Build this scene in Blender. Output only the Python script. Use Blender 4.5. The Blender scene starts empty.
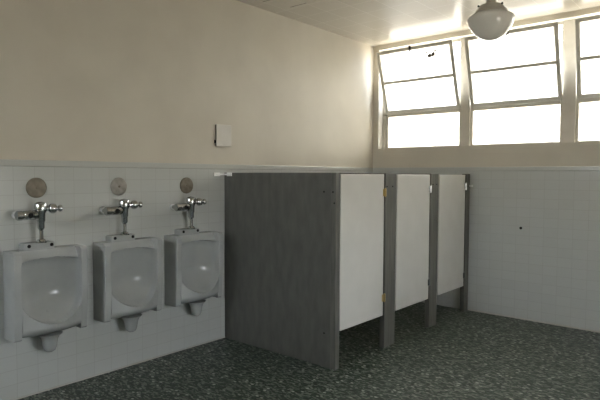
import bpy, bmesh, math, random
from mathutils import Vector, Matrix
random.seed(4)
C = bpy.context.scene.collection
PI = math.pi

# ------------------------------------------------------------------ camera
L, H, T, D = 4.50, 3.471, 1.784, 1.424        # window wall, ceiling, tile top, stall front
LF = 4.63                                     # plane of the window frames
XR, YN = 5.10, -4.6                           # unseen right wall and near wall
yaw, pit, rol = math.radians(40.503), math.radians(-2.661), math.radians(0.223)
F = Vector((-math.sin(yaw)*math.cos(pit), math.cos(yaw)*math.cos(pit), math.sin(pit)))
R = Vector((math.cos(yaw), math.sin(yaw), 0)); U = R.cross(F)
R2 = R*math.cos(rol) + U*math.sin(rol); U2 = -R*math.sin(rol) + U*math.cos(rol)
cd = bpy.data.cameras.new('camera'); cam = bpy.data.objects.new('camera', cd); C.objects.link(cam)
M4 = Matrix.Identity(4)
for i in range(3):
    M4[i][0], M4[i][1], M4[i][2] = R2[i], U2[i], -F[i]
M4[0][3], M4[1][3], M4[2][3] = 4.168, -1.953, 1.68
cam.matrix_world = M4
cd.sensor_width = 36; cd.lens = 540.97/600*36; cd.clip_start = 0.05
bpy.context.scene.camera = cam

# ------------------------------------------------------------------ sky and exposure
SKY = 9.0
w = bpy.data.worlds.new('sky'); bpy.context.scene.world = w; w.use_nodes = True
nt = w.node_tree; nt.nodes.clear()
o = nt.nodes.new('ShaderNodeOutputWorld'); bg = nt.nodes.new('ShaderNodeBackground')
tc = nt.nodes.new('ShaderNodeTexCoord'); sp = nt.nodes.new('ShaderNodeSeparateXYZ')
rp = nt.nodes.new('ShaderNodeValToRGB'); mr = nt.nodes.new('ShaderNodeMapRange')
nt.links.new(tc.outputs['Generated'], sp.inputs[0]); nt.links.new(sp.outputs['Z'], mr.inputs[0])
mr.inputs['From Min'].default_value = -1; mr.inputs['From Max'].default_value = 1
nt.links.new(mr.outputs[0], rp.inputs[0]); nt.links.new(rp.outputs[0], bg.inputs[0])
e = rp.color_ramp.elements
e[0].position = 0.0; e[0].color = (0.30, 0.27, 0.22, 1)
e[1].position = 1.0; e[1].color = (0.62, 0.76, 1.0, 1)
a = rp.color_ramp.elements.new(0.48); a.color = (0.46, 0.43, 0.38, 1)
a = rp.color_ramp.elements.new(0.52); a.color = (0.96, 0.985, 1.0, 1)
bg.inputs[1].default_value = SKY
nt.links.new(bg.outputs[0], o.inputs[0])
vs = bpy.context.scene.view_settings
vs.view_transform = 'Standard'; vs.look = 'None'; vs.gamma = 1; vs.use_curve_mapping = False
vs.exposure = 1.0

# ------------------------------------------------------------------ materials
def mat(name, col, rough=0.5, metal=0.0, spec=0.5):
    m = bpy.data.materials.new(name); m.use_nodes = True
    b = m.node_tree.nodes['Principled BSDF']
    b.inputs['Base Color'].default_value = (*col, 1); b.inputs['Roughness'].default_value = rough
    b.inputs['Metallic'].default_value = metal; b.inputs['Specular IOR Level'].default_value = spec
    return m
def nodes(m): return m.node_tree.nodes, m.node_tree.links, m.node_tree.nodes['Principled BSDF']
def mottle(m, scale, c1, c2, stretch=(1, 1, 1), detail=4, lo=0.35, hi=0.65, bump=0.0, dist=0.002, distortion=0.0):
    N, K, b = nodes(m)
    t = N.new('ShaderNodeTexCoord'); mp = N.new('ShaderNodeMapping'); n = N.new('ShaderNodeTexNoise')
    mp.inputs['Scale'].default_value = stretch; n.inputs['Scale'].default_value = scale
    n.inputs['Detail'].default_value = detail; n.inputs['Distortion'].default_value = distortion
    r = N.new('ShaderNodeValToRGB'); r.color_ramp.elements[0].position = lo; r.color_ramp.elements[1].position = hi
    r.color_ramp.elements[0].color = (*c1, 1); r.color_ramp.elements[1].color = (*c2, 1)
    K.new(t.outputs['Object'], mp.inputs[0]); K.new(mp.outputs[0], n.inputs['Vector'])
    K.new(n.outputs['Fac'], r.inputs[0]); K.new(r.outputs[0], b.inputs['Base Color'])
    if bump:
        bu = N.new('ShaderNodeBump'); bu.inputs['Strength'].default_value = bump; bu.inputs['Distance'].default_value = dist
        K.new(n.outputs['Fac'], bu.inputs['Height']); K.new(bu.outputs[0], b.inputs['Normal'])
    return r
plaster = mat('plaster', (0.5, 0.43, 0.33), 0.55)
mottle(plaster, 2.2, (0.58, 0.535, 0.445), (0.62, 0.575, 0.48), bump=0.15, dist=0.004)
trim_paint = mat('trim_paint', (0.60, 0.55, 0.46), 0.4)
mottle(trim_paint, 6, (0.60, 0.56, 0.48), (0.66, 0.62, 0.54))

def tile_mat(name, axis):
    m = mat(name, (0.6, 0.6, 0.57), 0.13)
    N, K, b = nodes(m)
    t = N.new('ShaderNodeTexCoord'); s = N.new('ShaderNodeSeparateXYZ'); c = N.new('ShaderNodeCombineXYZ')
    K.new(t.outputs['Object'], s.inputs[0]); K.new(s.outputs[axis], c.inputs[0])
    ad = N.new('ShaderNodeMath'); ad.operation = 'ADD'; ad.inputs[1].default_value = 0.108*20 - 1.739
    K.new(s.outputs['Z'], ad.inputs[0]); K.new(ad.outputs[0], c.inputs[1])
    br = N.new('ShaderNodeTexBrick'); br.offset = 0.0; br.squash = 1.0
    br.inputs['Scale'].default_value = 1; br.inputs['Brick Width'].default_value = 0.153
    br.inputs['Row Height'].default_value = 0.108; br.inputs['Mortar Size'].default_value = 0.0022
    br.inputs['Mortar Smooth'].default_value = 0.3; br.inputs['Bias'].default_value = 0
    br.inputs['Color1'].default_value = (0.515, 0.53, 0.505, 1); br.inputs['Color2'].default_value = (0.535, 0.55, 0.525, 1)
    br.inputs['Mortar'].default_value = (0.455, 0.46, 0.435, 1)
    K.new(c.outputs[0], br.inputs['Vector']); K.new(br.outputs['Color'], b.inputs['Base Color'])
    bu = N.new('ShaderNodeBump'); bu.inputs['Strength'].default_value = 0.35; bu.inputs['Distance'].default_value = 0.001
    bu.invert = True
    K.new(br.outputs['Fac'], bu.inputs['Height'])
    n = N.new('ShaderNodeTexNoise'); n.inputs['Scale'].default_value = 5; n.inputs['Detail'].default_value = 1
    b2 = N.new('ShaderNodeBump'); b2.inputs['Strength'].default_value = 0.25; b2.inputs['Distance'].default_value = 0.004
    K.new(t.outputs['Object'], n.inputs['Vector']); K.new(n.outputs['Fac'], b2.inputs['Height'])
    K.new(bu.outputs[0], b2.inputs['Normal']); K.new(b2.outputs[0], b.inputs['Normal'])
    return m
tile_y = tile_mat('wall_tile_left', 'Y'); tile_x = tile_mat('wall_tile_far', 'X')
tile_cap = mat('tile_cap', (0.52, 0.53, 0.50), 0.12)
cove = mat('cove', (0.52, 0.50, 0.45), 0.3)

# ceiling: painted square tiles, glossy
ceil_m = mat('ceiling_paint', (0.62, 0.58, 0.5), 0.25)
N, K, b = nodes(ceil_m)
t = N.new('ShaderNodeTexCoord'); mp = N.new('ShaderNodeMapping'); mp.inputs['Location'].default_value = (-0.165, -0.27, 0)
br = N.new('ShaderNodeTexBrick'); br.offset = 0.0
br.inputs['Scale'].default_value = 1; br.inputs['Brick Width'].default_value = 0.308; br.inputs['Row Height'].default_value = 0.3175
br.inputs['Mortar Size'].default_value = 0.004; br.inputs['Mortar Smooth'].default_value = 0.4
br.inputs['Color1'].default_value = (0.60, 0.565, 0.49, 1); br.inputs['Color2'].default_value = (0.63, 0.59, 0.515, 1)
br.inputs['Mortar'].default_value = (0.74, 0.71, 0.64, 1)
K.new(t.outputs['Object'], mp.inputs[0]); K.new(mp.outputs[0], br.inputs['Vector']); K.new(br.outputs['Color'], b.inputs['Base Color'])
bu = N.new('ShaderNodeBump'); bu.invert = True; bu.inputs['Strength'].default_value = 0.35; bu.inputs['Distance'].default_value = 0.002
K.new(br.outputs['Fac'], bu.inputs['Height'])
n = N.new('ShaderNodeTexNoise'); n.inputs['Scale'].default_value = 7; n.inputs['Detail'].default_value = 2
b2 = N.new('ShaderNodeBump'); b2.inputs['Strength'].default_value = 0.12; b2.inputs['Distance'].default_value = 0.003
K.new(t.outputs['Object'], n.inputs['Vector']); K.new(n.outputs['Fac'], b2.inputs['Height']); K.new(bu.outputs[0], b2.inputs['Normal'])
K.new(b2.outputs[0], b.inputs['Normal']); b.inputs['Specular IOR Level'].default_value = 0.24

# floor: dark green sheet with short pale flecks
floor_m = mat('fleck_floor', (0.03, 0.05, 0.04), 0.42, 0.0, 0.35)
N, K, b = nodes(floor_m)
t = N.new('ShaderNodeTexCoord')
def fleck(rot, scale, off, lo, hi):
    mp = N.new('ShaderNodeMapping'); mp.inputs['Rotation'].default_value = (0, 0, rot)
    mp.inputs['Scale'].default_value = (1.0, 2.6, 1); mp.inputs['Location'].default_value = (off, off*1.7, 0)
    v = N.new('ShaderNodeTexNoise'); v.inputs['Scale'].default_value = scale; v.inputs['Detail'].default_value = 1.5
    v.inputs['Distortion'].default_value = 0.6
    r = N.new('ShaderNodeMapRange'); r.inputs['From Min'].default_value = lo; r.inputs['From Max'].default_value = hi
    K.new(t.outputs['Object'], mp.inputs[0]); K.new(mp.outputs[0], v.inputs['Vector']); K.new(v.outputs['Fac'], r.inputs[0])
    return r
f1 = fleck(0.35, 17, 0, 0.57, 0.61); f2 = fleck(1.9, 18, 5, 0.57, 0.61)
mx0 = N.new('ShaderNodeMath'); mx0.operation = 'MAXIMUM'; K.new(f1.outputs[0], mx0.inputs[0]); K.new(f2.outputs[0], mx0.inputs[1])
hf = N.new('ShaderNodeMath'); hf.operation = 'MULTIPLY'; hf.inputs[1].default_value = 0.30; K.new(mx0.outputs[0], hf.inputs[0])
vm = N.new('ShaderNodeMapping'); vm.inputs['Scale'].default_value = (1, 1.7, 1); vm.inputs['Rotation'].default_value = (0, 0, 0.7)
vo = N.new('ShaderNodeTexVoronoi'); vo.inputs['Scale'].default_value = 20; K.new(t.outputs['Object'], vm.inputs[0]); K.new(vm.outputs[0], vo.inputs['Vector'])
vr = N.new('ShaderNodeMapRange'); vr.inputs['From Min'].default_value = 0.36; vr.inputs['From Max'].default_value = 0.24; K.new(vo.outputs['Distance'], vr.inputs[0])
sc = N.new('ShaderNodeSeparateColor'); K.new(vo.outputs['Color'], sc.inputs[0])
vp = N.new('ShaderNodeMapRange'); vp.inputs['From Min'].default_value = 0.35; vp.inputs['From Max'].default_value = 1.0; K.new(sc.outputs[0], vp.inputs[0])
vq = N.new('ShaderNodeMath'); vq.operation = 'MULTIPLY'; K.new(vr.outputs[0], vq.inputs[0]); K.new(vp.outputs[0], vq.inputs[1])
mx = N.new('ShaderNodeMath'); mx.operation = 'MAXIMUM'; K.new(hf.outputs[0], mx.inputs[0]); K.new(vq.outputs[0], mx.inputs[1])
dk = N.new('ShaderNodeTexNoise'); dk.inputs['Scale'].default_value = 30; dk.inputs['Detail'].default_value = 3
K.new(t.outputs['Object'], dk.inputs['Vector'])
rd = N.new('ShaderNodeValToRGB'); rd.color_ramp.elements[0].position = 0.38; rd.color_ramp.elements[1].position = 0.62
rd.color_ramp.elements[0].color = (0.008, 0.017, 0.011, 1); rd.color_ramp.elements[1].color = (0.034, 0.058, 0.040, 1)
K.new(dk.outputs['Fac'], rd.inputs[0])
mc = N.new('ShaderNodeMix'); mc.data_type = 'RGBA'
K.new(mx.outputs[0], mc.inputs[0]); K.new(rd.outputs[0], mc.inputs[6]); mc.inputs[7].default_value = (0.50, 0.52, 0.46, 1)
K.new(mc.outputs[2], b.inputs['Base Color'])
bu = N.new('ShaderNodeBump'); bu.inputs['Strength'].default_value = 0.5; bu.inputs['Distance'].default_value = 0.002
K.new(mx.outputs[0], bu.inputs['Height']); K.new(bu.outputs[0], b.inputs['Normal'])

# stall slabs: dark grey brushed stone-like laminate, vertical streaks
slab_m = mat('grey_slab', (0.09, 0.09, 0.08), 0.42)
N, K, b = nodes(slab_m)
r = mottle(slab_m, 9, (0.088, 0.090, 0.080), (0.138, 0.138, 0.124), stretch=(1.6, 1.6, 0.5), detail=9, lo=0.25, hi=0.78)
pil_m = mat('pilaster_paint', (0.12, 0.12, 0.105), 0.4)
mottle(pil_m, 10, (0.105, 0.106, 0.094), (0.155, 0.152, 0.134), stretch=(3, 3, 0.3), detail=5)
door_m = mat('door_paint', (0.6, 0.58, 0.54), 0.3)
mottle(door_m, 5, (0.625, 0.615, 0.58), (0.655, 0.645, 0.61), detail=3)
china = mat('vitreous_china', (0.46, 0.47, 0.455), 0.20)
N, K, b = nodes(china); b.inputs['Coat Weight'].default_value = 0.0; b.inputs['Specular IOR Level'].default_value = 0.4
mottle(china, 4, (0.37, 0.385, 0.37), (0.42, 0.435, 0.42))
chrome = mat('chrome', (0.55, 0.56, 0.56), 0.08, 1.0)
seam_m = mat('dark_seam', (0.16, 0.145, 0.12), 0.6); mottle(seam_m, 30, (0.13, 0.12, 0.10), (0.22, 0.20, 0.17))
flange_glint_m = mat('pale_flange_glint', (0.72, 0.73, 0.71), 0.2); mottle(flange_glint_m, 20, (0.82, 0.83, 0.81), (0.88, 0.89, 0.87))  # pale wall flange; on the brackets the pale tone stands in for glints
brass = mat('brass', (0.50, 0.38, 0.17), 0.38, 1.0)
darkm = mat('dark_hole', (0.012, 0.012, 0.011), 0.7, 0.0, 0.2)
disc_tan = mat('tan_disc', (0.17, 0.14, 0.095), 0.5); mottle(disc_tan, 25, (0.15, 0.13, 0.095), (0.215, 0.185, 0.135))
disc_grey = mat('grey_disc', (0.26, 0.25, 0.22), 0.45); mottle(disc_grey, 25, (0.22, 0.21, 0.185), (0.31, 0.29, 0.26))
disc_brown = mat('brown_disc', (0.15, 0.12, 0.08), 0.5); mottle(disc_brown, 30, (0.12, 0.10, 0.07), (0.18, 0.155, 0.115))
plate_m = mat('plate_paint', (0.62, 0.59, 0.53), 0.35); mottle(plate_m, 8, (0.60, 0.57, 0.51), (0.66, 0.63, 0.57))
steel = mat('sash_paint', (0.36, 0.34, 0.28), 0.45); mottle(steel, 12, (0.70, 0.68, 0.60), (0.78, 0.76, 0.68))
shade_m = mat('opal_glass', (0.42, 0.41, 0.37), 0.14)
N, K, b = nodes(shade_m); b.inputs['Transmission Weight'].default_value = 0.0; b.inputs['Coat Weight'].default_value = 0.4
mottle(shade_m, 5, (0.78, 0.75, 0.68), (0.82, 0.79, 0.72))
fit_m = mat('fixture_metal', (0.33, 0.30, 0.25), 0.35); mottle(fit_m, 12, (0.46, 0.42, 0.35), (0.54, 0.50, 0.42))
leaf_m = mat('dry_leaf', (0.05, 0.04, 0.03), 0.8); mottle(leaf_m, 60, (0.03, 0.025, 0.02), (0.10, 0.08, 0.05))
# obscured window glass: lets most light straight through, scatters the rest
pane_m = bpy.data.materials.new('obscured_glass'); pane_m.use_nodes = True
nt = pane_m.node_tree; nt.nodes.clear()
o = nt.nodes.new('ShaderNodeOutputMaterial'); m1 = nt.nodes.new('ShaderNodeMixShader'); m2 = nt.nodes.new('ShaderNodeMixShader')
tr = nt.nodes.new('ShaderNodeBsdfTransparent'); tl = nt.nodes.new('ShaderNodeBsdfTranslucent'); gl = nt.nodes.new('ShaderNodeBsdfGlossy')
fr = nt.nodes.new('ShaderNodeFresnel'); nz = nt.nodes.new('ShaderNodeTexNoise'); rr = nt.nodes.new('ShaderNodeValToRGB')
tcn = nt.nodes.new('ShaderNodeTexCoord'); nz.inputs['Scale'].default_value = 3; nt.links.new(tcn.outputs['Object'], nz.inputs['Vector'])
rr.color_ramp.elements[0].color = (0.86, 0.82, 0.74, 1); rr.color_ramp.elements[1].color = (0.95, 0.93, 0.88, 1)
nt.links.new(nz.outputs['Fac'], rr.inputs[0])
nt.links.new(rr.outputs[0], tl.inputs[0]); nt.links.new(rr.outputs[0], tr.inputs[0]); gl.inputs['Roughness'].default_value = 0.1
m1.inputs[0].default_value = 0.7
nt.links.new(tr.outputs[0], m1.inputs[1]); nt.links.new(tl.outputs[0], m1.inputs[2])
nt.links.new(fr.outputs[0], m2.inputs[0]); nt.links.new(m1.outputs[0], m2.inputs[1]); nt.links.new(gl.outputs[0], m2.inputs[2])
nt.links.new(m2.outputs[0], o.inputs[0])

# ------------------------------------------------------------------ mesh helpers
def link(name, bm, m, parent=None, smooth=False, bevel=0, seg=2, loc=None, angle=35):
    bmesh.ops.recalc_face_normals(bm, faces=bm.faces)
    me = bpy.data.meshes.new(name); bm.to_mesh(me); bm.free()
    ob = bpy.data.objects.new(name, me); C.objects.link(ob)
    me.materials.append(m)
    if smooth or bevel:
        for p in me.polygons: p.use_smooth = True
        me.set_sharp_from_angle(angle=math.radians(angle))
    if bevel:
        mod = ob.modifiers.new('bevel', 'BEVEL'); mod.width = bevel; mod.segments = seg; mod.limit_method = 'ANGLE'
        mod.harden_normals = True
    if parent: ob.parent = parent
    if loc: ob.location = loc
    return ob
def box(bm, x0, x1, y0, y1, z0, z1):
    v = [bm.verts.new((x, y, z)) for x in (x0, x1) for y in (y0, y1) for z in (z0, z1)]
    for f in ((0, 1, 3, 2), (4, 6, 7, 5), (0, 4, 5, 1), (2, 3, 7, 6), (0, 2, 6, 4), (1, 5, 7, 3)):
        bm.faces.new([v[i] for i in f])
    return v
def bx(*a):
    bm = bmesh.new(); box(bm, *a); return bm
def lathe(bm, prof, axis='Z', org=(0, 0, 0), n=32, mtx=None):
    """prof: list of (radius, distance along the axis)."""
    rings = []
    fr_ = {'Z': (Vector((1, 0, 0)), Vector((0, 1, 0)), Vector((0, 0, 1))),
           'Y': (Vector((1, 0, 0)), Vector((0, 0, 1)), Vector((0, 1, 0))),
           'X': (Vector((0, 1, 0)), Vector((0, 0, 1)), Vector((1, 0, 0)))}[axis] if isinstance(axis, str) else axis
    o_ = Vector(org)
    for r, h in prof:
        if r < 1e-6: rings.append([bm.verts.new(o_ + fr_[2]*h)])
        else: rings.append([bm.verts.new(o_ + fr_[2]*h + fr_[0]*r*math.cos(2*PI*i/n) + fr_[1]*r*math.sin(2*PI*i/n)) for i in range(n)])
    for A, B in zip(rings, rings[1:]):
        if len(A) == 1 and len(B) == 1: continue
        for i in range(n):
            j = (i+1) % n
            if len(A) == 1: bm.faces.new((A[0], B[i], B[j]))
            elif len(B) == 1: bm.faces.new((A[i], A[j], B[0]))
            else: bm.faces.new((A[i], A[j], B[j], B[i]))
    for rg in (rings[0], rings[-1]):
        if len(rg) > 1: bm.faces.new(rg)
    return bm
def frame_of(d):
    d = Vector(d).normalized(); u = Vector((0, 0, 1)) if abs(d.z) < .9 else Vector((1, 0, 0))
    a_ = d.cross(u).normalized(); return (a_, d.cross(a_), d)
def rod(bm, p, q, r, n=12):
    p, q = Vector(p), Vector(q)
    return lathe(bm, [(r, 0), (r, (q-p).length)], frame_of(q-p), p, n)
def empty(name, loc=(0, 0, 0)):
    o_ = bpy.data.objects.new(name, None); C.objects.link(o_); o_.location = loc; o_.empty_display_size = 0.1; return o_
def tag(o_, label, cat, group=None):
    o_['label'] = label; o_['category'] = cat
    if group: o_['group'] = group
    return o_
def struct(o_): o_['kind'] = 'structure'; return o_

# ------------------------------------------------------------------ room shell
WT = 0.25
struct(link('floor', bx(-WT, XR+WT, YN-WT, L+WT, -0.1, 0), floor_m))
cl = struct(link('ceiling', bx(-WT, XR+WT, YN-WT, L+WT+.1, H, H+0.1), ceil_m))
link('open_joint', bx(0.27, 0.49, 2.437, 2.446, H-0.002, H+0.001), seam_m, cl)
link('open_joint', bx(0.17, 0.28, 2.119, 2.128, H-0.002, H+0.001), seam_m, cl)
wl = struct(link('wall_left', bx(-WT, -0.010, YN, L+0.01, 0, H), plaster))
link('tile_wainscot', bx(-0.010, 0.0, YN, L, 0, T-0.05), tile_y, wl)
bm = bmesh.new(); box(bm, -0.0102, 0.004, YN, L, T-0.05, T); link('tile_cap', bm, tile_cap, wl, bevel=0.012, seg=4)
SZ, HZ = 2.045, 3.411                          # sill and head of the window opening
X0, X1 = 0.075, 4.88
wf = struct(link('wall_far', bx(-WT, XR+WT, L+0.010, LF+0.12, 0, SZ), plaster))
up_ = link('lintel', bx(-WT, XR+WT, L+0.010, LF+0.12, HZ, H), plaster, wf)
link('side_reveal', bx(-WT, X0, L+0.010, LF+0.12, SZ, HZ), plaster, wf)
link('side_reveal', bx(X1, XR+WT, L+0.010, LF+0.12, SZ, HZ), plaster, wf)
link('tile_wainscot', bx(0.0, XR, L, L+0.010, 0, T-0.05), tile_x, wf)
bm = bmesh.new(); box(bm, 0.004, XR, L-0.004, L+0.0102, T-0.05, T); link('tile_cap', bm, tile_cap, wf, bevel=0.012, seg=4)
DY0, DY1, DZ, DB = -0.05, 1.40, 1.80, 0.95     # unseen opening added to let light in, right wall beside the camera
wr = struct(link('wall_right', bx(XR, XR+WT, YN, DY0, 0, H), plaster))
link('wall_length', bx(XR, XR+WT, DY1, L+0.01, 0, H), plaster, wr)
link('lintel', bx(XR, XR+WT, DY0, DY1, DZ, H), plaster, wr)
link('sill_wall', bx(XR, XR+WT, DY0, DY1, 0, DB), plaster, wr)
link('tile_wainscot', bx(XR-0.01, XR, DY0, DY1, 0, DB), tile_y, wr)
link('tile_wainscot', bx(XR-0.01, XR, YN, DY0, 0, T), tile_y, wr)
link('tile_wainscot', bx(XR-0.01, XR, DY1, L, 0, T), tile_y, wr)
NX0, NX1, NZ0, NZ1 = 0.45, 1.85, 2.05, 3.15       # unseen high opening, added to brighten the room from behind the camera
wn = struct(link('wall_near', bx(-WT, XR+WT, YN-WT, YN, 0, NZ0), plaster))
link('lintel', bx(-WT, XR+WT, YN-WT, YN, NZ1, H), plaster, wn)
link('side_reveal', bx(-WT, NX0, YN-WT, YN, NZ0, NZ1), plaster, wn)
link('side_reveal', bx(NX1, XR+WT, YN-WT, YN, NZ0, NZ1), plaster, wn)
bm = bmesh.new(); box(bm, 0, 0.012, YN, 1.74, 0, 0.012); struct(link('baseboard_left', bm, cove, bevel=0.006))
bm = bmesh.new(); box(bm, 1.43, XR, L-0.014, L, 0, 0.016); struct(link('baseboard_far', bm, cove, bevel=0.006))

# ------------------------------------------------------------------ windows
MUL = [(1.232, 1.357), (2.432, 2.570), (3.645, 3.783)]
for i, (a0, a1) in enumerate(MUL):
    struct(link('trim_%d' % (i+1), bx(a0, a1, LF-0.03, LF+0.09, SZ, HZ), trim_paint, bevel=0.004))
skylit_gloss = mat('skylit_gloss_paint', (0.78, 0.76, 0.70), 0.12)  # whiter than the plaster, to brighten the sky-lit head and reveal
link('head_lining', bx(X0+0.004, X1, L+0.012, LF+0.09, HZ-0.004, HZ), skylit_gloss, wf)
link('side_lining', bx(X0, X0+0.004, L+0.012, LF-0.013, SZ, HZ), skylit_gloss, wf)
struct(link('trim_4', bx(X0, 0.13, LF-0.012, LF+0.09, SZ, HZ), trim_paint, bevel=0.003))
struct(link('trim_5', bx(X1-.06, X1, LF-0.012, LF+0.09, SZ, HZ), trim_paint, bevel=0.003))
bays = [(0.13, MUL[0][0]), (MUL[0][1], MUL[1][0]), (MUL[1][1], MUL[2][0]), (MUL[2][1], X1-.06)]
RZ = 2.525                                     # rail between fixed light and sash
tilts = [18.5, 16.5, 12.0, 14.0]
for i, (a0, a1) in enumerate(bays):
    wn_ = struct(empty('window_%d' % (i+1), ((a0+a1)/2, LF, SZ)))
    hw = (a1-a0)/2
    # fixed frame: outer bars and the middle rail (local coordinates)
    bm = bmesh.new(); g = 0.026
    hz = HZ-SZ; rz = RZ-SZ
    box(bm, -hw, -hw+g, -0.0, 0.045, 0, hz); box(bm, hw-g, hw, -0.0, 0.045, 0, hz)
    box(bm, -hw+g, hw-g, 0.0, 0.045, 0, 0.022); box(bm, -hw+g, hw-g, 0.0, 0.045, hz-0.030, hz-0.0045)
    box(bm, -hw+g, hw-g, -0.012, 0.045, rz-0.035, rz); box(bm, -hw+g, hw-g, -0.001, 0.045, rz, rz+0.03)
    link('window_frame', bm, trim_paint, wn_, bevel=0.002)
    link('lower_pane', bx(-hw+g, hw-g, 0.018, 0.023, 0.022, rz-0.035), pane_m, wn_)
    # hopper sash leaning into the room
    sw = hw - 0.009; sh = 0.852; b_ = 0.042
    bm = bmesh.new()
    box(bm, -sw, -sw+b_, -0.017, 0.013, 0, sh); box(bm, sw-b_, sw, -0.017, 0.013, 0, sh)
    box(bm, -sw+b_, sw-b_, -0.017, 0.013, 0, b_+.004); box(bm, -sw+b_, sw-b_, -0.017, 0.013, sh-b_, sh)
    sa = link('sash', bm, steel, wn_, bevel=0.002)
    sa.location = (0.008, -0.022, rz+0.004); sa.rotation_euler = (math.radians(tilts[i]), 0, 0)
    link('muntin', bx(-sw+b_, sw-b_, -0.012, 0.008, sh*0.5-.018, sh*0.5+.018), steel, sa)
    link('upper_pane', bx(-sw+b_, sw-b_, -0.003, 0.002, b_+.004, sh-b_), pane_m, sa)
    bm = bmesh.new(); hx = -0.03 if i == 0 else -0.01
    box(bm, hx-.014, hx+.014, -0.035, -0.0175, sh-.04, sh+.020); box(bm, hx-.006, hx+.006, -0.052, -0.035, sh-.055, sh-.01)
    link('latch', bm, darkm, sa, bevel=0.003)
    if i == 0:
        tgt = sa
# dry leaf caught on the first upper pane
bm = bmesh.new()
def blade(cx, cz, a, l, w_):
    ca, sa_ = math.cos(a), math.sin(a); top = []; bot = []
    pts = [(-.5, 0), (-.25, .35), (0, .5), (.28, .32), (.5, 0), (.28, -.32), (0, -.5), (-.25, -.35)]
    for yy, st in ((-0.003, top), (0.001, bot)):
        for px_, pz_ in pts:
            x_, z_ = px_*l, pz_*w_
            st.append(bm.verts.new((cx+x_*ca-z_*sa_, yy - 0.006*abs(px_), cz+x_*sa_+z_*ca)))
    bm.faces.new(top); bm.faces.new(bot[::-1])
    for k in range(8): bm.faces.new((top[k], top[(k+1) % 8], bot[(k+1) % 8], bot[k]))
blade(-.014, 0, .15, .044, .034); blade(.020, .008, 1.0, .048, .030); blade(.040, .034, .3, .026, .014); blade(-.040, .030, 2.0, .030, .012)
lf = link('dry_leaf', bm, leaf_m)
bpy.context.view_layer.update()
lf.matrix_world = tgt.matrix_world @ Matrix.Translation((0.245, -0.0085, 0.705)) @ Matrix.Scale(1.5, 4)
tag(lf, 'small dark dry leaf stuck high on the leftmost tilted window pane', 'leaf')

# ------------------------------------------------------------------ toilet stalls
PH = 1.70
def hinge(par, y, z, m, name='hinge'):
    bm = bmesh.new()
    lathe(bm, [(0.009, -0.038), (0.009, 0.038)], 'Z', (D+0.009, y, z), 12)
    lathe(bm, [(0.0, -0.044), (0.005, -0.043), (0.0065, -0.038)], 'Z', (D+0.009, y, z), 12)
    lathe(bm, [(0.0065, 0.038), (0.005, 0.043), (0.0, 0.044)], 'Z', (D+0.009, y, z), 12)
    box(bm, D+0.0005, D+0.0045, y-0.030, y-0.003, z-0.034, z+0.034)
    box(bm, D+0.0005, D+0.0045, y+0.003, y+0.030, z-0.034, z+0.034)
    return link(name, bm, m, par, smooth=True)
def bolts(par, pts, r=0.008, m=None):
    for (x, y, z, ax) in pts:
        bm = bmesh.new(); lathe(bm, [(r, 0), (r, 0.003), (r*.6, 0.006), (0, 0.0065)], ax if ax == 'X' else (Vector((1, 0, 0)), Vector((0, 0, 1)), Vector((0, -1, 0))), (x, y, z), 12)
        link('bolt', bm, m or darkm, par, smooth=True)
def stall(name, py0, py1, slab, dr, hng, hm):
    """py0..py1 the near pilaster, slab the divider's y range and foot, dr the door's y range."""
    t_ = empty(name, (D, (py0+dr[1])/2, 0)); inv = Matrix.Translation(-t_.location)
    made = []
    made.append(link('pilaster', bx(D-0.055, D, py0, py1, 0, PH), pil_m, bevel=0.003))
    made.append(link('side_panel', bx(0.003, D-0.056, slab[0], slab[1], slab[2], PH), slab_m, bevel=0.003))
    d_ = link('door', bx(D-0.025, D, dr[0], dr[1], 0.326, 1.688), door_m, bevel=0.005, seg=3)
    made.append(d_)
    for z, m in zip(hng, hm):
        h = hinge(d_, dr[1]+0.008, z, m)
    bm = bmesh.new(); lathe(bm, [(0.011, 0), (0.011, 0.012), (0.007, 0.018), (0, 0.019)], 'X', (D+.0005, dr[0]+0.035, 0.98), 16)
    for m_ in made:
        m_.parent = t_; m_.matrix_parent_inverse = inv
    bm.free()
    return t_, made
s1, mp1 = stall('toilet_stall', 1.730, 1.790, (1.736, 1.768, 0.0), (1.798, 2.498), (1.515, 0.50), (brass, brass))
s2, mp2 = stall('toilet_stall', 2.524, 2.722, (2.60, 2.632, 0.30), (2.742, 3.432), (1.530, 0.51), (chrome, chrome))
s3, mp3 = stall('toilet_stall', 3.456, 3.638, (3.54, 3.572, 0.30), (3.662, 4.350), (1.545, 0.46), (chrome, chrome))
pe = link('pilaster', bx(D-0.055, D, 4.376, L-0.012, 0, PH), pil_m, bevel=0.003); pe.parent = s3; pe.matrix_parent_inverse = Matrix.Translation(-s3.location)
tag(s1, 'nearest toilet stall, its big dark grey side panel beside the urinals, brass door hinges', 'toilet stall', 'toilet stalls along the wall')
tag(s2, 'middle toilet stall, white door between two wide grey pilasters', 'toilet stall', 'toilet stalls along the wall')
tag(s3, 'farthest toilet stall, narrowest looking door, against the window wall', 'toilet stall', 'toilet stalls along the wall')
bolts(mp1[1], [(1.290, 1.736, 1.535, 'Y'), (1.30, 1.736, 0.30, 'Y')])
bolts(mp1[0], [(1.392, 1.730, 1.535, 'Y'), (1.407, 1.730, 1.44, 'Y')])
bolts(mp2[0], [(D, 2.545, 1.57, 'X'), (D, 2.65, 1.57, 'X')], 0.007)
bolts(mp3[0], [(D, 3.50, 1.58, 'X'), (D, 3.585, 1.58, 'X')], 0.006)
bolts(mp3[0], [(D, 3.575, 1.19, 'X')], 0.012, chrome)
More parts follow.
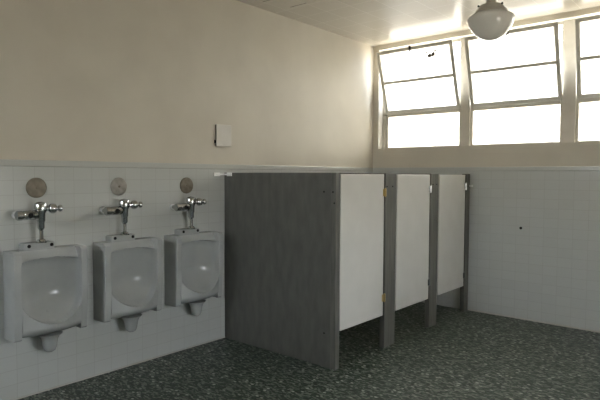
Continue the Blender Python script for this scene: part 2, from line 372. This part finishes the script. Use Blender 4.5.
# chrome angle bracket, its window glint put into the pale colour, holding the side panel to the tiled wall, and one on the end pilaster
for k in range(2):
    bm = bmesh.new(); ax = 'X' if k == 0 else (Vector((1, 0, 0)), Vector((0, 0, 1)), Vector((0, -1, 0)))
    if k == 0: box(bm, 0.0045, 0.0150, 1.590, 1.670, 1.664, 1.700); box(bm, 0.0045, 0.0085, 1.670, 1.7295, 1.674, 1.690); c_ = (0.0150, 1.63, 1.682)
    else: box(bm, 0.050, 0.118, 1.7265, 1.7355, 1.664, 1.700); box(bm, 0.0045, 0.050, 1.7315, 1.7355, 1.674, 1.690); c_ = (0.085, 1.7265, 1.682)
    lathe(bm, [(0.008, 0), (0.008, 0.003), (0.004, 0.005), (0, 0.005)], ax, c_, 12)
    q = link('wall_bracket', bm, flange_glint_m, s1, bevel=0.002); q.matrix_parent_inverse = Matrix.Translation(-s1.location)
bm = bmesh.new(); box(bm, D+0.001, D+0.004, L-0.03, L-0.004, 1.54, 1.565); box(bm, D+0.004, D+0.036, L-0.004, L-0.001, 1.54, 1.565)
q = link('wall_bracket', bm, flange_glint_m, s3, bevel=0.001); q.matrix_parent_inverse = Matrix.Translation(-s3.location)

# ------------------------------------------------------------------ urinals
def sstep(a_, b_, x):
    t_ = min(1, max(0, (x-a_)/(b_-a_))); return t_*t_*(3-2*t_)
def urinal_body():
    """closed china shell: a height field over the wall, local z=0 at the foot of the side shields"""
    HW, ZT, OB = 0.274, 0.640, 0.100           # half width, top, lowest point of the bowl opening
    ys = set()
    for i in range(65): ys.add(round(-0.217 + 0.434*i/64, 5))
    for q in (0.219, 0.221, 0.223, 0.225, 0.228, 0.235, 0.246, 0.257, 0.265, 0.268, 0.270, 0.272, 0.2735, 0.274):
        ys.add(q); ys.add(-q)
    ys = sorted(ys); n = len(ys)-1; NZ = 120
    bm = bmesh.new(); grid = []; back = []
    for y in ys:
        ay = abs(y)
        zb = 0.012*(1-sstep(0.17, 0.212, ay))*0 - 0.006*(1-sstep(0.10, 0.212, ay))
        col = []; bc = []
        for k in range(NZ+1):
            z = zb + (ZT-zb)*k/NZ
            # side shields, squared off with a small edge radius, a little shallower at the foot
            e_ = max(0, (ay-(HW-0.008))/0.008)
            sh = 0.192 - 0.008*(1-math.sqrt(max(0, 1-e_*e_)))
            sh -= 0.020*(1-sstep(0.0, 0.30, z)) + 0.022*sstep(ZT-0.022, ZT, z)**1.5 + 0.010*(1-sstep(0, 0.010, z))
            # opening outline: shallow arch on top, U shaped bottom
            hw = 0.222; top = 0.578 - 0.022*(ay/0.2)**2
            if z < OB+0.20:
                q_ = min(1, max(0, (OB+0.20-z)/0.20)); hw = 0.222*math.sqrt(max(0, 1-q_**2.0))
            din = min(hw-ay, (top-z)*1.0)
            m_ = sstep(-0.002, 0.008, din)
            vz = z-OB
            basin = 0.040 + 0.085*(min(1, ay/0.222))**3 + 0.155*max(0, 1-vz/0.24)**2.4 + 0.02*max(0, 1-(top-z)/0.06)**2
            hd = 0.150 - 0.035*sstep(0.575, ZT, z)
            if ay < 0.221:
                # front of the bowl below the opening: rounded lip and belly
                crest = 0.250 - 0.062*(ay/0.221)**2
                t_ = min(1, max(0, (z-zb)/(OB-0.022-zb)))
                belly = 0.085 + (crest-0.085)*math.sin(PI/2*t_)**0.75
                side = 0.150 + (sh-0.150)*sstep(0.212, 0.221, ay)
                lipz = 1-sstep(OB+0.012+0.10*(ay/0.221)**3, OB+0.055+0.15*(ay/0.221)**3, z)
                face = side*(1-lipz) + belly*lipz
                if z > 0.5: face = hd + (sh-hd)*sstep(0.212, 0.221, ay)
            else:
                face = sh
            h_ = face*(1-m_) + min(basin, face)*m_
            col.append(bm.verts.new((h_, y, z))); bc.append(bm.verts.new((0, y, z)))
        grid.append(col); back.append(bc)
    for i in range(n):
        for k in range(NZ):
            bm.faces.new((grid[i][k], grid[i+1][k], grid[i+1][k+1], grid[i][k+1]))
        bm.faces.new((grid[i][0], back[i][0], back[i+1][0], grid[i+1][0]))
        bm.faces.new((grid[i][NZ], grid[i+1][NZ], back[i+1][NZ], back[i][NZ]))
    for i in (0, n):
        for k in range(NZ):
            bm.faces.new((grid[i][k], grid[i][k+1], back[i][k+1], back[i][k]))
    bm.faces.new([back[i][0] for i in range(n+1)] + [back[n][k] for k in range(1, NZ+1)] + [back[i][NZ] for i in range(n-1, -1, -1)] + [back[0][k] for k in range(NZ-1, 0, -1)])
    for v in list(bm.verts):
        if not v.link_faces: bm.verts.remove(v)
    return bm
def make_urinal():
    t_ = empty('urinal', (0.001, 0, 0.48))
    link('bowl', urinal_body(), china, t_, smooth=True, angle=50)
    bm = bmesh.new()
    prof = [(0.0, -0.140), (0.022, -0.138), (0.038, -0.128), (0.047, -0.108), (0.052, -0.080), (0.058, -0.045), (0.070, -0.020), (0.092, 0.0)]
    lathe(bm, prof, 'Z', (0.118, 0, 0), 28)
    link('drain_outlet', bm, china, t_, smooth=True, angle=60)
    bm = bmesh.new(); box(bm, 0.0, 0.100, -0.165, 0.062, 0.625, 0.690)
    bl = link('inlet_block', bm, china, t_, bevel=0.014, seg=4)
    for yy in (-0.130, 0.036):
        bm = bmesh.new(); lathe(bm, [(0.013, 0.0), (0.013, 0.003), (0.009, 0.006), (0, 0.006)], 'X', (0.100, yy, 0.668), 16)
        link('bolt_cap', bm, darkm, bl, smooth=True)
    bm = bmesh.new(); lathe(bm, [(0.020, -0.004), (0.020, 0.0), (0.014, 0.002), (0.0, 0.001)], (Vector((0, 1, 0)), Vector((-0.55, 0, 0.835)), Vector((0.835, 0, 0.55))), (0.112, 0.0, 0.165), 20)
    link('strainer', bm, china, t_, smooth=True)
    return t_
def make_valve():
    """local origin on the wall plane at the foot of the flush tube"""
    t_ = empty('flush_valve', (0, 0, 1.17)); x = 0.10
    bm = bmesh.new()
    lathe(bm, [(0.012, 0.090), (0.020, 0.096), (0.026, 0.110), (0.026, 0.150), (0.031, 0.160), (0.033, 0.215), (0.038, 0.225), (0.038, 0.245)], 'Z', (x, 0, 0), 28)
    link('valve_body', bm, chrome, t_, smooth=True)
    bm = bmesh.new()
    lathe(bm, [(0.040, 0.2455), (0.046, 0.250), (0.046, 0.278), (0.042, 0.290), (0.028, 0.299), (0.010, 0.303), (0, 0.303)], 'Z', (x, 0, 0), 28)
    link('valve_cap', bm, chrome, t_, smooth=True)
    bm = bmesh.new(); lathe(bm, [(0.0145, 0.026), (0.0145, 0.089)], 'Z', (x, 0, 0), 20)
    link('flush_tube', bm, chrome, t_, smooth=True)
    bm = bmesh.new(); lathe(bm, [(0.034, 0.001), (0.034, 0.006), (0.026, 0.014), (0.020, 0.020), (0.014, 0.022)], 'Z', (x-.03, 0, 0), 24)
    bm.free()
    bm = bmesh.new(); lathe(bm, [(0.040, 0.0), (0.040, 0.008), (0.032, 0.014), (0.026, 0.024), (0.0148, 0.028)], 'Z', (x, 0, 0), 24)
    link('spud_flange', bm, chrome, t_, smooth=True)
    # control stop on the near side, fed from the wall
    zc = 0.207; FY = (Vector((1, 0, 0)), Vector((0, 0, 1)), Vector((0, -1, 0)))
    bm = bmesh.new()
    lathe(bm, [(0.024, 0.030), (0.024, 0.040), (0.036, 0.042), (0.036, 0.060), (0.031, 0.063), (0.031, 0.072), (0.036, 0.075), (0.036, 0.122), (0.032, 0.126), (0.032, 0.134)], FY, (x, 0, zc), 28)
    cs = link('control_stop', bm, chrome, t_, smooth=True)
    bm = bmesh.new(); lathe(bm, [(0.031, 0.1345), (0.037, 0.138), (0.037, 0.166), (0.031, 0.174), (0.012, 0.177), (0, 0.177)], FY, (x, 0, zc), 24)
    link('stop_cap', bm, chrome, cs, smooth=True)
    bm = bmesh.new(); lathe(bm, [(0.019, 0.0), (0.019, 0.004), (0.013, 0.006), (0, 0.006)], 'X', (x+0.0340, -0.087, zc), 18)
    link('stop_screw', bm, darkm, cs, smooth=True)
    bm = bmesh.new(); lathe(bm, [(0.018, 0.008), (0.018, x-0.034)], 'X', (0, -0.140, zc), 20)
    link('supply_pipe', bm, chrome, t_, smooth=True)
    bm = bmesh.new(); lathe(bm, [(0.029, 0.001), (0.029, 0.005), (0.026, 0.011), (0.020, 0.014), (0.0185, 0.014)], 'X', (0, -0.140, zc), 28)
    link('wall_flange', bm, flange_glint_m, t_, smooth=True)
    # handle on the far side
    zc = 0.250; FYp = (Vector((1, 0, 0)), Vector((0, 0, -1)), Vector((0, 1, 0)))
    d_ = Vector((0.25, 1, 0.0)).normalized()
    bm = bmesh.new()
    lathe(bm, [(0.021, 0.036), (0.021, 0.052), (0.029, 0.056), (0.037, 0.068), (0.038, 0.088), (0.032, 0.104), (0.018, 0.112)], frame_of(d_), (x, 0, zc), 26)
    hs = link('handle_socket', bm, chrome, t_, smooth=True)
    bm = bmesh.new()
    lathe(bm, [(0.015, 0.110), (0.016, 0.118), (0.026, 0.124), (0.028, 0.134), (0.025, 0.146), (0.014, 0.152), (0, 0.153)], frame_of(d_), (x, 0, zc), 26)
    link('handle', bm, chrome, hs, smooth=True)
    return t_
def copy_tree(o_, parent=None):
    c_ = o_.copy(); C.objects.link(c_)
    if parent: c_.parent = parent
    for ch in list(o_.children): copy_tree(ch, c_)
    return c_
u0 = make_urinal(); v0 = make_valve()
disc_mats = [disc_tan, disc_grey, disc_brown]
ul = ['white china urinal nearest the camera, at the left edge of the photo',
      'middle white china urinal, between its two neighbours on the tiled wall',
      'white china urinal closest to the grey toilet stall panel']
vl = ['chrome flush valve above the urinal nearest the camera, left edge of the photo',
      'chrome flush valve above the middle urinal',
      'chrome flush valve above the urinal closest to the grey stall panel']
dl = ['tan round wall cover plate above the leftmost urinal, largest looking of the three',
      'light grey round wall cover plate with centre screw above the middle urinal',
      'dark brown round wall cover plate nearest the grey stall panel']
for i, yc in enumerate((-0.114, 0.579, 1.277)):
    u = u0 if i == 0 else copy_tree(u0); v = v0 if i == 0 else copy_tree(v0)
    u.location = (0.001, yc, 0.48); v.location = (0.0, yc-0.040, 1.1705)
    tag(u, ul[i], 'urinal', 'urinals on the left wall'); tag(v, vl[i], 'flush valve', 'chrome flush valves')
    yd = (-0.141, 0.547, 1.261)[i]
    bm = bmesh.new(); lathe(bm, [(0.077, 0.0005), (0.077, 0.004), (0.073, 0.0075), (0.055, 0.0095), (0.0, 0.0105)], 'X', (0, 0, 0), 40)
    dc = link('wall_cover_plate', bm, disc_mats[i], smooth=True, loc=(0.0, yd, 1.575))
    bm = bmesh.new(); lathe(bm, [(0.009, 0), (0.009, 0.003), (0.005, 0.005), (0, 0.005)], 'X', (0.0103, 0, 0), 14)
    link('centre_screw', bm, disc_brown if i == 1 else disc_mats[i], dc, smooth=True)
    tag(dc, dl[i], 'wall plate', 'round cover plates above the urinals')

# ------------------------------------------------------------------ small wall fittings
pb = empty('wall_box', (-0.010, 1.728, 1.965)); tag(pb, 'square white metal box cover on the plaster above the tiles', 'wall box')
link('shade_backplate', bx(0.0005, 0.012, -0.097, 0.097, 0.004, 0.214), darkm, pb, bevel=0.002)  # near-black colour stands in for the shaded side of the box
link('cover', bx(0.0125, 0.020, -0.100, 0.100, 0.0, 0.218), plate_m, pb, bevel=0.004)
bm = bmesh.new(); box(bm, 0.002, 0.012, -0.115, -0.0975, 0.03, 0.06); link('hasp', bm, darkm, pb, bevel=0.002)
bm = bmesh.new(); lathe(bm, [(0.016, 0), (0.016, 0.006), (0.010, 0.012), (0, 0.013)], (Vector((1, 0, 0)), Vector((0, 0, 1)), Vector((0, -1, 0))), (0, 0, 0), 18)
kb = link('wall_plug', bm, darkm, smooth=True, loc=(2.045, L-0.0005, 1.071))
tag(kb, 'tiny black plug in the tiled wall under the windows', 'plug')

# ------------------------------------------------------------------ ceiling lamp
lx, ly = 2.602, 2.045
lp = empty('pendant_lamp', (lx, ly, 2.682)); tag(lp, 'schoolhouse pendant lamp with opal glass shade hanging from the white ceiling', 'lamp')
bm = bmesh.new()
prof = [(0, 0), (0.022, 0.001), (0.050, 0.008), (0.086, 0.026), (0.118, 0.053), (0.143, 0.085), (0.158, 0.115), (0.166, 0.140), (0.168, 0.156), (0.163, 0.166), (0.148, 0.177), (0.132, 0.186), (0.119, 0.196), (0.0, 0.197)]
lathe(bm, prof, 'Z', (0, 0, 0), 56); link('glass_shade', bm, shade_m, lp, smooth=True, angle=50)
bm = bmesh.new()
lathe(bm, [(0.112, 0.1975), (0.117, 0.202), (0.112, 0.212), (0.098, 0.226), (0.088, 0.240), (0.084, 0.250), (0.058, 0.258), (0.040, 0.266), (0.034, 0.280), (0.034, 0.43)], 'Z', (0, 0, 0), 40)
ft = link('shade_holder', bm, fit_m, lp, smooth=True)
for k in range(3):
    a_ = 2*PI*k/3+3.9; dd_ = Vector((math.cos(a_), math.sin(a_), 0))
    bm = bmesh.new(); lathe(bm, [(0.004, 0.080), (0.004, 0.092), (0.008, 0.093), (0.008, 0.100)], frame_of(dd_), (0, 0, 0.245), 12); link('thumbscrew', bm, darkm, ft, smooth=True)
bm = bmesh.new(); lathe(bm, [(0.016, 0.4305), (0.016, H-2.682-0.052)], 'Z', (0, 0, 0), 20); link('stem', bm, fit_m, lp, smooth=True)
bm = bmesh.new(); hh = H-2.682-0.001; lathe(bm, [(0.020, hh-0.0505), (0.035, hh-0.045), (0.060, hh-0.022), (0.068, hh-0.008), (0.068, hh)], 'Z', (0, 0, 0), 32); link('canopy', bm, fit_m, lp, smooth=True)
